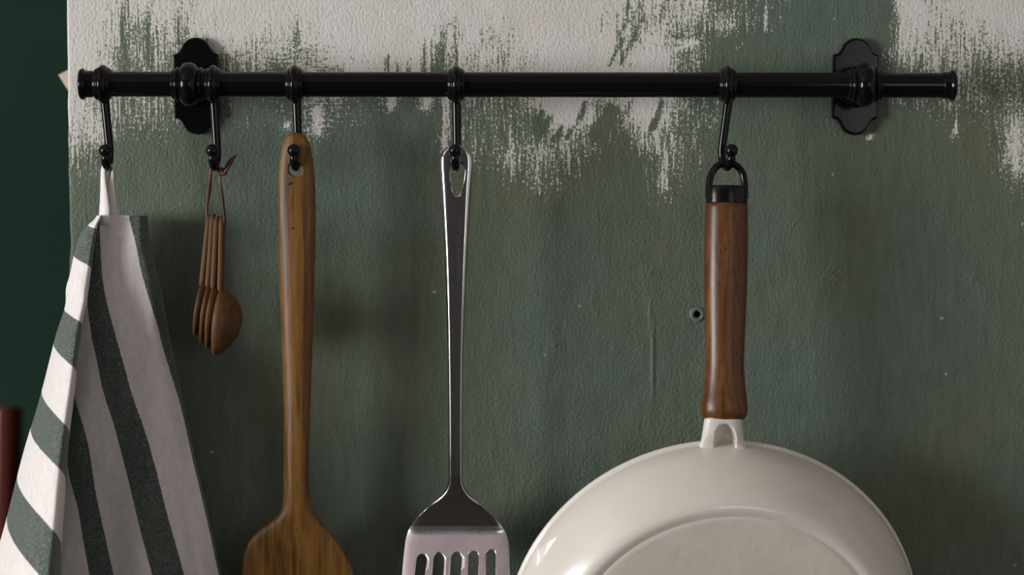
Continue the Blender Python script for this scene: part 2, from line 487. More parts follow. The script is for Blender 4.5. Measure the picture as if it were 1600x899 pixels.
bk = struct(obj('wall_partition_back', *join(box(edge + 0.004, 2.4, 0.112, 0.122, 0, 2.6)), M['dark_green'], smooth=False))

struct(obj('wall_back', *box(-3.4, 2.5, 1.30, 1.40, 0, 2.6), M['dark_green'], smooth=False))
Q = FILL_OPENING
struct(obj('wall_front', *join(box(-3.4, Q['x0'], -3.3, -3.2, 0, 2.6), box(Q['x1'], 2.5, -3.3, -3.2, 0, 2.6), box(Q['x0'], Q['x1'], -3.3, -3.2, 0, Q['z0']), box(Q['x0'], Q['x1'], -3.3, -3.2, Q['z1'], 2.6)), M['room'], smooth=False))  # gap left for the added fill lamp
xm = (Q['x0'] + Q['x1']) / 2
struct(obj('added_fill_frame', *join(box(Q['x0'], Q['x0'] + .05, -3.27, -3.22, Q['z0'], Q['z1']), box(Q['x1'] - .05, Q['x1'], -3.27, -3.22, Q['z0'], Q['z1']), box(Q['x0'], Q['x1'], -3.27, -3.22, Q['z0'], Q['z0'] + .05), box(Q['x0'], Q['x1'], -3.27, -3.22, Q['z1'] - .05, Q['z1']), box(xm - .02, xm + .02, -3.26, -3.23, Q['z0'], Q['z1'])), M['white_wood'], smooth=False))  # unseen frame added around the fill lamp's opening
M['wall_light'] = plain('light_room_plaster', (0.75, 0.73, 0.70), 0.9, 0.05, 2)
struct(obj('wall_right', *box(2.4, 2.5, -3.2, 1.30, 0, 2.6), M['wall_light'], smooth=False))
struct(obj('floor', *box(-3.4, 2.5, -3.2, 1.3, -0.1, 0), M['floor'], smooth=False))
struct(obj('ceiling', *box(-3.4, 2.5, -3.2, 1.3, 2.6, 2.7), M['ceiling'], smooth=False))
X0 = WIN['x']
struct(obj('wall_left', *join(box(X0 - 0.1, X0, -3.2, WIN['y0'], 0, 2.6), box(X0 - 0.1, X0, WIN['y1'], 1.3, 0, 2.6),
       box(X0 - 0.1, X0, WIN['y0'], WIN['y1'], 0, WIN['z0']), box(X0 - 0.1, X0, WIN['y0'], WIN['y1'], WIN['z1'], 2.6)), M['room'], smooth=False))
ym = (WIN['y0'] + WIN['y1']) / 2
wf = join(box(X0 - 0.07, X0 - 0.02, WIN['y0'], WIN['y0'] + 0.05, WIN['z0'], WIN['z1']), box(X0 - 0.07, X0 - 0.02, WIN['y1'] - 0.05, WIN['y1'], WIN['z0'], WIN['z1']),
          box(X0 - 0.07, X0 - 0.02, WIN['y0'], WIN['y1'], WIN['z0'], WIN['z0'] + 0.05), box(X0 - 0.07, X0 - 0.02, WIN['y0'], WIN['y1'], WIN['z1'] - 0.05, WIN['z1']),
          box(X0 - 0.06, X0 - 0.03, ym - 0.02, ym + 0.02, WIN['z0'], WIN['z1']))
struct(obj('window_1', *wf, M['white_wood'], smooth=False))

# ------------------------------------------------------------------ utensil rail
YR = -0.050
RA, RB = at(133, 131.5, YR), at(1484, 133.3, YR)
AX = (RB - RA).normalized(); RAD = 0.0098
rail = thing('utensil_rail', 'long black iron wall rail with two scalloped mounting plates', 'rail', (RA + RB) / 2 + Vector((0, -YR, 0)))
RL = (RB - RA).length
sharp(obj('rod', *lathe(RA, AX, [(0, RAD)] + [(RL * i / 40, RAD) for i in range(1, 40)] + [(RL, RAD)], 64), M['black'], rail))
for P, s in ((RA, -1), (RB, 1)):
    prof = [(-0.006, RAD * 1.0), (-0.006, RAD + 0.0003), (-0.0052, RAD + 0.0007), (-0.001, RAD + 0.0007), (0.0, RAD + 0.0012), (0.0006, RAD + 0.0022), (0.0018, RAD + 0.0026), (0.003, RAD + 0.0022), (0.0038, RAD + 0.0012), (0.0042, RAD - 0.001), (0.0044, 0.0)]
    obj('end_cap', *lathe(P, AX * s, prof, 64), M['black'], rail)


def at_rail(px, dy=0.0):
    p = at(px, 132.5, YR); t = (p.x - RA.x) / AX.x; return RA + AX * t


def plate_outline():
    """half heights in units of plate pixels (36 half width, 76 half height)"""
    pts = []
    def arc(cx, cy, r, a0, a1, k):
        for i in range(k):
            q = math.radians(a0 + (a1 - a0) * i / (k - 1)); pts.append((cx + r * math.cos(q), cy + r * math.sin(q)))
    # right side going up, top lobe, left side
    pts.extend([(36, 0), (36, 30), (36, 46), (36, 49.6), (35.2, 50.8), (31, 52), (27.2, 54), (24.6, 57), (23.0, 60.4)])
    arc(0, 53.5, 23.4, 20, 160, 26)
    pts.extend([(-23.0, 60.4), (-24.6, 57), (-27.2, 54), (-31, 52), (-35.2, 50.8), (-36, 49.6), (-36, 46), (-36, 30), (-36, 0)])
    lower = [(-x, -y) for (x, y) in pts[1:-1]]
    return pts + lower


for bx, ppx, ppy, roll in ((296, 307.5, 134.5, 0.012), (1351, 1336, 135.5, -0.012)):
    C0 = at(ppx, ppy, -0.004); s = 0.000507
    out = plate_outline()
    rings = []
    for dep, k in ((0.0005, 0.985), (-0.0048, 0.985), (-0.0060, 0.975), (-0.0068, 0.95), (-0.0070, 0.91), (-0.0070, 0.84), (-0.0070, 0.5)):
        ring = []
        for (a, b) in out:
            # inset towards the centre line so that the edge keeps an even bevel
            L = math.hypot(a, b); g = 1 - (1 - k) * 36 / max(L, 1)
            ca, cb = a * g * s, b * g * s
            ring.append(Vector((C0.x + ca * math.cos(roll) - cb * math.sin(roll), dep, C0.z + ca * math.sin(roll) + cb * math.cos(roll))))
        rings.append(ring)
    v, f = rings_mesh(rings)
    pl = sharp(obj('wall_plate', v, f, M['black'], rail), 24)
    # stem between the plate and the collar
    c = at_rail(bx); b0 = Vector((c.x, -0.0065, c.z))
    obj('post', *lathe(b0, (0, -1, 0), [(0, 0.0165), (0.002, 0.0165), (0.004, 0.0145), (0.006, 0.0105), (0.014, 0.0088), (0.030, 0.0088), (0.036, 0.0100)], 40, hint=Vector((1, 0, 0))), M['black'], pl)
    k = 0.0005
    half = [(0, 34.5), (4, 34.2), (8, 32.6), (11, 30.2), (13.5, 27), (14.5, 25.2), (15.2, 25.0), (16.0, 26.2), (18, 27.2), (20, 26.6), (21, 24.6), (21.6, 23.0), (23, 23.6), (25, 23.6), (26.5, 22.4), (27, 19.8)]
    prof = [(-a * k, b * k) for a, b in half[:0:-1]] + [(a * k, b * k) for a, b in half]
    obj('collar', *lathe(c, AX, prof, 64), M['black'], pl)

# ------------------------------------------------------------------ hooks
YS, YT = -0.0475, -0.0675          # shank and tip depth
YI = -0.0575                       # depth of what hangs in the hook
def hook(rx, sx0, sx1, bx, by, label, bottom=268):
    c = at_rail(rx)
    h = thing('rail_hook', label, 'hook', c + Vector((0, 0, -0.068)), 'black hooks on the utensil rail')
    k = 0.0005
    half = [(0, 30.2), (2.4, 29.7), (4.6, 28.2), (6.2, 26.2), (7.0, 25.4), (8.2, 25.6), (9.6, 25.4), (10.6, 24.2), (11, 22.8), (12.2, 22.9), (13, 22.2), (13.4, 19.9)]
    prof = [(-a * k, b * k) for a, b in half[:0:-1]] + [(a * k, b * k) for a, b in half]
    obj('ring', *lathe(c, AX, prof, 56), M['black'], h)
    zb = at(bx, bottom - 6, YI).z; zc = zb + 0.0100
    S0 = at(sx0, 150, YS); S1 = at(sx1, 232, YS); B = at(bx, by, YT)
    pts = [S0.lerp(S1, -0.06), S0.lerp(S1, 0.12), S0.lerp(S1, 0.4), S0.lerp(S1, 0.75), S1]
    base = Vector((S1.x, YS, zc + 0.001))
    N = 10
    for i in range(0, N + 1):
        q = math.pi * i / N; f = (1 - math.cos(q)) / 2
        pts.append(Vector((base.x + (B.x - base.x) * f, YS + (YT - YS) * f, zc - 0.0100 * math.sin(q))))
    P = spline(pts, 64)
    rad = lut([(0, 0.0037), (0.2, 0.0034), (0.45, 0.0030), (0.62, 0.0028), (0.8, 0.0032), (0.90, 0.0035), (0.97, 0.0030), (1.0, 0.0026)])
    obj('shank', *tube(P, rad, 20), M['black'], h)
    bc = Vector((B.x, YT, zc + 0.0032)); r = 0.0050
    obj('ball_tip', *lathe(bc, (0, 0, 1), [(-r * math.cos(math.pi * i / 16), r * math.sin(math.pi * i / 16)) for i in range(17)], 28), M['black_gloss'], h)
    return Vector(((base.x + B.x) / 2, YI, zc - 0.0100))


H1 = hook(161, 163, 171, 165, 243, 'black rail hook nearest the rail end, carrying the striped towel')
H2 = hook(333, 334, 339, 332, 243, 'black rail hook beside the wall plate, carrying the little wooden spoons')
H3 = hook(461, 463, 466, 459, 244, 'black rail hook carrying the wooden spatula')
H4 = hook(713, 713, 714, 711, 246, 'black rail hook carrying the steel slotted turner')
H5 = hook(1136, 1139, 1128, 1143, 243, 'black rail hook leaning, carrying the cream frying pan')

# ------------------------------------------------------------------ towel
def poly(t):
    ys = [a for a, b in t]; xs = [b for a, b in t]
    def f(y):
        if y >= ys[-1]:
            sl = (xs[-1] - xs[-3]) / (ys[-1] - ys[-3]); return xs[-1] + sl * (y - ys[-1])
        return lut(t)(y)
    return f


fL = poly([(338, 152), (345, 147), (353, 137), (370, 125), (393, 117), (413, 113), (435, 108), (452, 102.5), (464, 103.5), (480, 102), (520, 88.5), (553, 80), (600, 68), (639, 57), (700, 38), (756, 23), (817, 7.5), (843, 0), (899, -17)])
fF = poly([(338, 158), (350, 152), (380, 148), (423, 142), (470, 136), (510, 128), (560, 122), (586, 120), (640, 114), (684, 109), (756, 104), (862, 97.5), (899, 96.5), (960, 94)])
fAl = poly([(338, 150), (420, 118), (560, 100), (680, 100), (745, 108), (795, 122.6), (845, 131), (899, 141.5)])
fAr = poly([(338, 152), (420, 126), (560, 112), (628, 117), (640, 122), (697, 138), (770, 149), (800, 155), (899, 177)])
fBl = poly([(338, 153), (420, 139), (480, 137), (530, 144), (560, 151), (610, 161), (660, 177), (700, 188), (770, 206), (830, 220), (899, 238)])
fBr = poly([(338, 156), (357, 155), (400, 157), (440, 160), (480, 168), (520, 179), (560, 190), (617, 206), (673, 226), (741, 245), (801, 260), (899, 288)])
fCl = poly([(338, 202), (350, 205), (380, 213), (420, 221), (463, 233), (507, 246), (547, 256), (580, 266), (635, 283), (718, 302), (779, 317), (847, 332), (899, 343)])
fE = poly([(338, 230), (357, 231), (380, 233), (400, 238), (440, 248), (480, 255.5), (520, 263), (563, 272), (600, 279), (654, 291), (718, 303), (779, 317.8), (847, 332.8), (899, 343.8)])
rows = [337 + 5 * i for i in range(6)] + [372 + 10.5 * i for i in range(78)]
YB = rows[-1]
V, Fc, UV = [], [], []
yl = [351, 397, 483, 533, 607, 662, 737, 798, 872, 942, 1025, 1100, 1190, 1280]
yr = [356, 420, 510, 586, 684, 756, 862, 955, 1060, 1160, 1260, 1370, 1480, 1590]


def fold(px, py, amp=1.0):
    return amp * (0.0022 * math.sin(px * 0.055 + py * 0.006) * soft(py, 340, 600) + 0.0016 * mnoise.noise(Vector((px / 34, py / 120, 1.3))) + 0.0008 * mnoise.noise(Vector((px / 12, py / 40, 5.3))))


ncol = None
for py in rows:
    g = soft(py, 338, 620); row = []
    # flap (a soft roll at the outer side), from the wall side round the front to the crease
    L, R_ = fL(py), fF(py)
    wdt = R_ - L
    roll = 0.010 + 0.040 * g + 0.065 * soft(py, 420, 900)
    K = 26
    back = []
    for i in range(7):      # behind the roll
        u = i / 7
        back.append((L + wdt * (0.75 * (1 - u)), -0.045 + 0.034 * g - 0.001 - (0.003 * u), -0.5))
    row += [(a, b, c) for a, b, c in back]
    for i in range(K):
        u = i / (K - 1)
        asn = 0.5 + math.asin(max(-1, min(1, 2 * u - 1))) / math.pi
        gg = 0.85 * asn + 0.15 * u
        ys = [a + (b - a) * gg for a, b in zip(yl, yr)]
        if py <= ys[0]: S = -0.5 * min(1, (ys[0] - py) / 6)
        else: S = float(np.interp(py, ys, range(len(ys))))
        bul = math.sin(math.pi / 2 * u / 0.84)**0.75 if u < 0.84 else math.cos(math.pi / 2 * (u - 0.84) / 0.16)**0.6 if u < 1 else 0.0
        dep = -0.047 + 0.009 * g - roll * bul + 0.008 * g * (0.5 - u) * 0 + fold(L + wdt * u, py, 1.0)
        px_ = L + wdt * u
        row.append((px_, dep - 0.006 * (1 - g), S))
    # under the roll, then the wide front panel
    cols = [(max(fF(py) - 14 * g - 1, L + 3), -1.0), (min(fAl(py), fBl(py) - 3), 0.0), (min(fAr(py), fBl(py) - 1.5), 1.0), (fBl(py), 2.0), (fBr(py), 3.0), (fCl(py), 4.0), (fE(py), 5.0)]
    cols[1] = (max(cols[1][0], cols[0][0] + 0.4), 0.0); cols[2] = (max(cols[2][0], cols[1][0] + 0.4), 1.0); cols[3] = (max(cols[3][0], cols[2][0] + 0.4), 2.0)
    subs = (3, 4, 5, 6, 12, 5)
    for k in range(6):
        (x0, s0), (x1, s1) = cols[k], cols[k + 1]
        for i in range(subs[k]):
            u = i / subs[k]; X = x0 + (x1 - x0) * u; S = s0 + (s1 - s0) * u
            if k == 0 and py < 430: S = 0.5
            if py < 345 and S < 3: S = 3.5
            tt = (X - cols[0][0]) / (cols[-1][0] - cols[0][0])
            dep = -0.050 + 0.014 * g - 0.012 * g * math.sin(min(1, tt * 1.15) * math.pi * 0.80) + 0.012 * soft(tt, 0.86, 1.0)
            if tt < 0.25 and g > 0: dep += 0.004 * g * (1 - tt / 0.25)
            row.append((X, dep + fold(X, py, 1.0), S))
    # right edge, round to the back, back layer
    E = cols[-1][0]
    wS = 4.6 if py < 690 else 5.2
    row += [(E, -0.034 + 0.010 * g, wS), (E + 0.4, -0.029 + 0.010 * g, wS), (E - 1, -0.024 + 0.010 * g, wS), (E - 8, -0.021 + 0.010 * g, wS + .3)]
    for i in range(1, 7):
        u = i / 6; row.append((E - 8 + (L + wdt * 0.8 - E + 8) * u * 0.97, -0.021 + 0.010 * g, 5.6 + 4 * u))
    ncol = len(row)
    for (a, b, c) in row:
        V.append(at(a, py, min(b, -0.004))); UV.append((c, py / 20))
for i in range(len(rows) - 1):
    for j in range(ncol):
        a, b = i * ncol + j, i * ncol + (j + 1) % ncol
        if j == ncol - 1: continue
        Fc.append((a, b, b + ncol, a + ncol))
towel = thing('dish_towel', 'white linen dish towel with dark green stripes hanging by its loop', 'towel', at(170, rows[-1], -0.03))
cloth = obj('cloth', V, Fc, M['fabric'], towel)
uvl = cloth.data.uv_layers.new(name='weave')
for lp in cloth.data.loops: uvl.data[lp.index].uv = UV[lp.vertex_index]
sm = cloth.modifiers.new('smooth', 'SUBSURF'); sm.levels = 1; sm.render_levels = 1
so = cloth.modifiers.new('thickness', 'SOLIDIFY'); so.thickness = 0.0011; so.offset = 0
# loop of tape over the hook
def ribbon(pts, th=0.0007):
    """pts: (left px, right px, py, depth left, depth right)"""
    A = spline([at(a, y, d0) for a, b, y, d0, d1 in pts], 40); B = spline([at(b, y, d1) for a, b, y, d0, d1 in pts], 40)
    rings = []
    for i in range(40):
        t = A[min(i + 1, 39)] - A[max(i - 1, 0)]; nn = (B[i] - A[i]).cross(t); nn.normalize(); nn *= th / 2
        rings.append([A[i] + nn, A[i].lerp(B[i], 0.5) + nn * 1.6, B[i] + nn, B[i] - nn, A[i].lerp(B[i], 0.5) - nn * 0.4, A[i] - nn])
    return rings_mesh(rings)
obj('hanging_loop', *ribbon([(153, 171, 352, -.050, -.056), (155.5, 171, 330, -.051, -.0565), (157, 168, 305, -.053, -.058), (157.5, 164.5, 280, -.055, -.0585), (158.5, 164, 263, -.0545, -.0600), (164, 167, 256.5, -.0540, -.0615), (170, 170.5, 256, -.0535, -.0615), (173.5, 175.5, 262, -.0535, -.060), (169, 177.5, 280, -.055, -.056), (167, 180.5, 305, -.054, -.054), (166, 184, 330, -.052, -.051), (166, 186, 352, -.050, -.046)]), M['tape'], towel)

# ------------------------------------------------------------------ small wooden spoons on a leather cord
def spoon(top, neck, tip, dirn, hw, bowl_w, bowl_d, label):
    """nested spoon: top / neck / tip = world points; dirn = the side its belly faces"""
    top, neck, tip = Vector(top), Vector(neck), Vector(tip)
    t = thing('measuring_spoon', label, 'spoon', tip, 'nested wooden spoons on the leather cord')
    a = (neck - top).normalized(); d = Vector(dirn); d = (d - a * d.dot(a)).normalized(); s = a.cross(d)
    rings = []
    Lh = (neck - top).length
    for i in range(14):
        u = i / 13; r = hw * (1 - 0.12 * math.sin(u * math.pi)) * (0.55 if i == 0 else 0.9 if i == 1 else 1); th = 0.0024 * (0.6 if i == 0 else 1)
        p = top + a * (Lh * 1.06 * u)
        rings.append([p + s * (r * math.copysign(abs(math.cos(q))**0.7, math.cos(q))) + d * (th * math.copysign(abs(math.sin(q))**0.7, math.sin(q))) for q in (2 * math.pi * j / 20 for j in range(20))])
    obj('handle', *rings_mesh(rings), M['spoon'], t)
    # bowl: shell of a half egg
    b = (tip - neck); Lb = b.length; b.normalize(); d2 = (d - b * d.dot(b)).normalized(); s2 = b.cross(d2)
    NU, NV = 22, 13
    def shell(off):
        pts = []
        for i in range(NU + 1):
            u = i / NU
            prof = math.sin(math.pi * min(1, u * 1.0)**0.86)**0.62 if 0 < u < 1 else 0.0
            prof = max(prof, 0.14 * (1 - u)); 
            W, D = max(bowl_w * prof - off, 1e-5), max(bowl_d * prof**0.9 - off, 1e-5)
            for j in range(NV + 1):
                q = math.pi * j / NV - math.pi / 2
                pts.append(neck + b * (off * (1 - 2 * u) + Lb * u) + s2 * (W * math.sin(q)) + d2 * (D * math.cos(q)))
        return pts
    O, I = shell(0), shell(0.0022)
    v = O + I; f = []; m = NV + 1; N = len(O)
    for i in range(NU):
        for j in range(NV):
            q = (i * m + j, i * m + j + 1, (i + 1) * m + j + 1, (i + 1) * m + j); f.append(q); f.append(tuple(N + k for k in q[::-1]))
        for j in (0, NV): f.append((i * m + j, (i + 1) * m + j, N + (i + 1) * m + j, N + i * m + j))
    obj('bowl', v, f, M['spoon'], t)
    return t


G = 'wooden spoon'
DV = (1.0, -0.06, 0)
spoon(at(347, 338, -.058), at(344.5, 452, -.060), at(333, 556, -.058), DV, 0.0048, 0.0200, 0.0195, 'front spoon of the hanging bundle, the largest, its round belly showing')
spoon(at(339.5, 338, -.058), at(333.5, 448, -.060), at(322.5, 546, -.057), DV, 0.0046, 0.0180, 0.0105, 'third small wooden spoon from the outer side, right behind the largest')
spoon(at(333.5, 334, -.057), at(325.5, 444, -.059), at(313.5, 537, -.056), DV, 0.0044, 0.0165, 0.0095, 'second small wooden spoon from the outer side of the bundle')
spoon(at(327.5, 335, -.056), at(316.5, 440, -.058), at(303, 526, -.055), DV, 0.0042, 0.0150, 0.0085, 'outermost small wooden spoon of the bundle, nearest the towel')
cord = thing('leather_cord', 'thin brown leather cord with a knot, holding the small wooden spoons', 'cord', at(338, 345, -.056))
obj('loop', *ribbon([(322.5, 324, 343, -.058, -.056), (322.5, 325, 320, -.058, -.056), (324, 329.5, 298, -.058, -.056), (326, 330.5, 280, -.057, -.056), (329, 331, 264, -.0555, -.0590), (335, 336, 257, -.0550, -.0600), (341.5, 343, 265, -.056, -.058), (342.5, 346, 285, -.056, -.056), (346, 349.5, 310, -.057, -.056), (349.5, 352, 340, -.061, -.059), (350, 352.5, 352, -.062, -.060)], 0.0012), M['leather'], cord)
obj('binding', *tube(spline([at(321.8, 342, -.0572), at(335, 345, -.0575), at(351.8, 350, -.0605)], 20), 0.0010, 8), M['leather'], cord)
kn = []
for i in range(25):
    q = 2 * math.pi * i / 24; kn.append(at(347 + 4.5 * math.cos(q), 268 + 3.5 * math.sin(q * 1 + .4), -.056 - .0018 * math.sin(2 * q)))
obj('knot', *join(tube(kn, 0.0017, 8), lathe(at(347, 268, -.056), (0, -1, 0), [(-.002, .0006), (-.001, .002), (.001, .002), (.002, .0006)], 12)), M['leather'], cord)
obj('cord_end', *ribbon([(346, 350, 273, -.056, -.058), (350, 356, 266, -.057, -.060), (354, 361.5, 257, -.057, -.060), (360, 366, 248, -.057, -.059), (369.5, 370.5, 242, -.058, -.058)], 0.0012), M['leather'], cord)

# ------------------------------------------------------------------ wooden spatula
SPl = lut([(207.0, 461), (207.6, 458), (209, 454), (212, 449.5), (218, 445), (230, 441), (250, 437.5), (280, 435), (320, 434.5), (380, 435.5), (450, 437), (520, 439.5), (600, 442.5), (660, 443.5), (720, 443.5), (765, 443), (785, 441.5), (797, 438.5), (806, 433), (815, 424), (824, 412), (836, 398), (850, 387), (870, 381), (899, 378), (960, 374), (1060, 372), (1110, 378), (1130, 390), (1138, 410), (1140, 440)])
SPr = lut([(207.0, 463), (207.6, 467), (209, 471), (212, 476), (218, 481), (230, 485.5), (250, 489), (280, 492), (320, 493), (380, 493), (450, 491), (520, 489), (600, 486), (660, 484.5), (720, 482.5), (765, 483), (785, 485.5), (797, 489), (806, 494), (815, 500.5), (824, 508), (836, 518), (850, 529), (870, 542), (899, 553), (960, 558), (1060, 561), (1110, 555), (1130, 542), (1138, 522), (1140, 490)])
SPt = lut([(207, 0.0018), (209, 0.0032), (214, 0.0042), (225, 0.0050), (260, 0.0054), (300, 0.0062), (400, 0.0085), (600, 0.0090), (720, 0.0088), (790, 0.0078), (850, 0.0052), (930, 0.0040), (1100, 0.0032), (1140, 0.0012)])
ysp = [207, 207.6, 209, 212, 215, 218, 224] + [230 + 7.5 * i for i in range(74)] + [787 + 4.5 * i for i in range(28)] + [915 + 15 * i for i in range(13)] + [1104, 1112, 1120, 1127, 1132, 1136, 1139, 1140]
rings = []
NS = 72
for y in ysp:
    a, b, th = SPl(y), SPr(y), SPt(y)
    dep = YI - 0.001 + 0.010 * soft(y, 300, 1100)
    ring = []
    ex = 0.92 - 0.35 * soft(y, 790, 880)
    for j in range(NS):
        q = 2 * math.pi * j / NS
        cx = math.copysign(abs(math.cos(q))**0.96, math.cos(q)); sy = math.copysign(abs(math.sin(q))**ex, math.sin(q))
        ring.append(at((a + b) / 2 + (b - a) / 2 * cx, y, dep - th * sy))
    rings.append(ring)
spat = thing('wooden_spatula', 'golden brown wooden spatula with a long handle and broad blade', 'spatula', at(466, 1140, -.046))
org = ORIGIN[spat.name]
kn = [(at(455, 287, YI - .0068) - org, 0.0016), (at(457.5, 357, YI - .0085) - org, 0.0013), (at(444.5, 607, YI - .004) - org, 0.0018), (at(452, 288, YI - .0066) - org, 0.0012)]
M['spat'] = mat_wood('golden_acacia', (0.072, 0.030, 0.005), (0.195, 0.094, 0.018), (0.026, 0.010, 0.002), 0.46, 1.15, 0.0, 0.25, kn)
hnd = obj('handle', *rings_mesh(rings), M['spat'], spat)
hc = at(462, 264.2, YI)
cut = obj('cutter', *lathe(hc + Vector((0, 0.03, 0)), (0, -1, 0), [(0, 0.0056), (0.06, 0.0056)], 40, hint=Vector((1, 0, 0))), M['spat'])
boolean_cut(hnd, [cut])
hnd.data.shade_smooth(); sharp(hnd, 48)
zcut = at(466, 800, -.05).z
split_part(hnd, 'blade', lambda c: c.z < zcut, spat)

# ------------------------------------------------------------------ steel slotted turner
TL = lut([(228, 709), (228.6, 705), (230, 701), (233, 696.5), (238, 691.5), (246, 687.8), (260, 687.8), (300, 690.5), (400, 696), (500, 699.3), (560, 700.6), (650, 701.8), (735, 702), (752, 701.6), (762, 699), (772, 693), (782, 683), (795, 667), (810, 651.5), (822, 642.5), (835, 636.5), (850, 633.2), (899, 628.5), (1000, 622), (1050, 621), (1062, 624), (1070, 634), (1072, 650)])
TR = lut([(228, 717), (228.6, 721), (230, 725), (233, 729.5), (238, 734.5), (246, 738.5), (260, 738.8), (300, 735.5), (400, 729.5), (500, 725), (560, 723), (650, 721.8), (735, 721.6), (752, 722), (762, 725), (772, 731), (782, 741), (795, 757), (810, 773), (822, 783.5), (835, 790.5), (850, 794.5), (899, 796.5), (1000, 801), (1050, 802), (1062, 799), (1070, 789), (1072, 773)])
TD = lut([(228, YI + .001), (400, YI - .001), (600, YI), (740, YI + .001), (765, YI + .003), (795, YI + .009), (820, YI + .0145), (829, YI + .0160), (838, YI + .0150), (860, YI + .0095), (899, YI - .0005), (1000, YI - .027), (1072, YI - .045)])
yt = [228, 228.6, 230, 231.5, 233, 235.5, 238, 242] + [246 + 7 * i for i in range(70)] + [738 + 3 * i for i in range(42)] + [866 + 7 * i for i in range(28)] + [1062, 1066, 1070, 1072]
NU = 36; Vt = []; Ft = []
for y in yt:
    a, b = TL(y), TR(y); hw = (b - a) / 2 * 0.0005
    chan = 0.0042 * (1 - soft(y, 755, 800)) * min(1, hw / 0.006) + 0.0016 * soft(y, 790, 830)
    for i in range(NU + 1):
        u = -1 + 2 * i / NU; u = math.copysign(1 - (1 - abs(u))**1.7, u)
        flange = abs(u)**11 * chan
        groove = 0.0002 * math.exp(-(u / 0.42)**2) * soft(y, 305, 340) * (1 - soft(y, 720, 760))
        Vt.append(at((a + b) / 2 + (b - a) / 2 * u, y, TD(y) + flange + groove))
m = NU + 1
Ft = [(i * m + j, i * m + j + 1, (i + 1) * m + j + 1, (i + 1) * m + j) for i in range(len(yt) - 1) for j in range(NU)]
turner = thing('slotted_turner', 'polished steel slotted turner with a long tapered handle', 'turner', at(713, 1072, YI - .045))
th = obj('handle', Vt, Ft, M['steel'], turner)
so = th.modifiers.new('sheet', 'SOLIDIFY'); so.thickness = 0.0013; so.offset = 0; so.use_even_offset = False
cuts = []
hp = [(715, 254), (721, 256), (725.5, 261), (727, 267), (726, 277), (723.5, 290), (721.5, 298), (718.5, 302.5), (714, 304), (710, 302.5), (707, 298), (705.3, 290), (703.5, 277), (703, 267), (704, 261), (708.5, 256)]
hp = [spline(hp + hp[:1], 60)[i] for i in range(59)] if False else hp
def prism(pts, y0, y1):
    return rings_mesh([[at(a, b, YI) + Vector((0, y0, 0)) for a, b in pts], [at(a, b, YI) + Vector((0, y1, 0)) for a, b in pts]])
def smooth_poly(pts, k=4):
    P = [Vector((a, b, 0)) for a, b in pts]; out = []; N = len(P)
    for i in range(N):
        a, b, c, d = P[i - 1], P[i], P[(i + 1) % N], P[(i + 2) % N]
        for q in range(k):
            t = q / k; v = 0.5 * ((2 * b) + (c - a) * t + (2 * a - 5 * b + 4 * c - d) * t * t + (3 * b - a - 3 * c + d) * t**3); out.append((v.x, v.y))
    return out
cuts.append(obj('cutter', *prism(smooth_poly(hp, 3), 0.03, -0.03), M['steel']))
for (xt, ytop, xb0, xb1) in ((658.4, 868.6, 647.2, 663.4), (685.5, 867.4, 675, 691.7), (713.0, 865.8, 703, 719.6), (739.8, 864.4, 730.6, 747), (767, 863, 759, 774.4)):
    r = (xb1 - xb0) / 2; cb = (xb0 + xb1) / 2; sl = (cb - xt) / (899 - ytop - r)
    pts = [(xt + r * math.cos(q), ytop + r - r * math.sin(q)) for q in (math.pi * i / 12 for i in range(13))]
    yb = 1030
    xe = xt + sl * (yb - ytop - r) * 0.8
    pts += [(xe + r * math.cos(q), yb - r * math.sin(q)) for q in (math.pi + math.pi * i / 12 for i in range(13))]
    cuts.append(obj('cutter', *prism(pts, 0.08, -0.09), M['steel']))
boolean_cut(th, cuts)
th.data.shade_smooth(); sharp(th, 40)
zb = at(713, 829, YI).z
bl = split_part(th, 'blade', lambda c: c.z < zb, turner)
bl.data.materials.clear(); bl.data.materials.append(M['steel_blade'])
# engraved lettering up the handle
M['engrave'] = plain('engraved_steel', (0.03, 0.03, 0.032), 0.6)
def lettering(s, py0, py1, cap_px):
    cu = bpy.data.curves.new('lettering', 'FONT'); cu.body = s; cu.size = 1; cu.extrude = 0.0
    o = bpy.data.objects.new('lettering', cu); COL.objects.link(o); bpy.context.view_layer.update()
    me = bpy.data.meshes.new_from_object(o.evaluated_get(bpy.context.evaluated_depsgraph_get()))
    bpy.data.objects.remove(o, do_unlink=True)
    w_ = max(v.co.x for v in me.vertices); verts = []
    for v in me.vertices:
        py = py0 + (py1 - py0) * v.co.x / w_; px = 719.5 - (1 - 0) * v.co.y / 0.72 * cap_px * -1 - cap_px
        px = 719.0 - cap_px + (0.72 - v.co.y) / 0.72 * 0 + 0
        px = 719.0 - v.co.y / 0.72 * cap_px
        verts.append(at(px, py, TD(py) - 0.0007 + 0.0002 * math.exp(-(((px - 712.7) / ((TR(py) - TL(py)) / 2)) / 0.42)**2) - 0.00012))
    return verts, [tuple(p.vertices) for p in me.polygons]
obj('engraving', *join(lettering('Oldenmill', 441, 402, 6.0), lettering('SHEA', 398, 366, 7.0), lettering('.com', 363, 345, 6.0)), M['engrave'], turner, smooth=False)

# ------------------------------------------------------------------ frying pan
YC = -0.0365
RC = at(1114, 995, YC); D = 0.055
lo_, hi_ = YC - D, YC - 0.3 * D
for _ in range(50):
    mid = (lo_ + hi_) / 2
    if (at(1132.5, 1045, mid) - RC).length > D: lo_ = mid
    else: hi_ = mid
BC = at(1132.5, 1045, (lo_ + hi_) / 2)
N_ = (BC - RC).normalized()
R0 = 329 * (RC.y - CAM.y) / F_PX * 1.003; RBs = 274 * (BC.y - CAM.y) / F_PX
pan = thing('frying_pan', 'cream enamel frying pan hung bottom out with a brown wooden handle', 'pan', RC - Vector((0, 0, R0)))
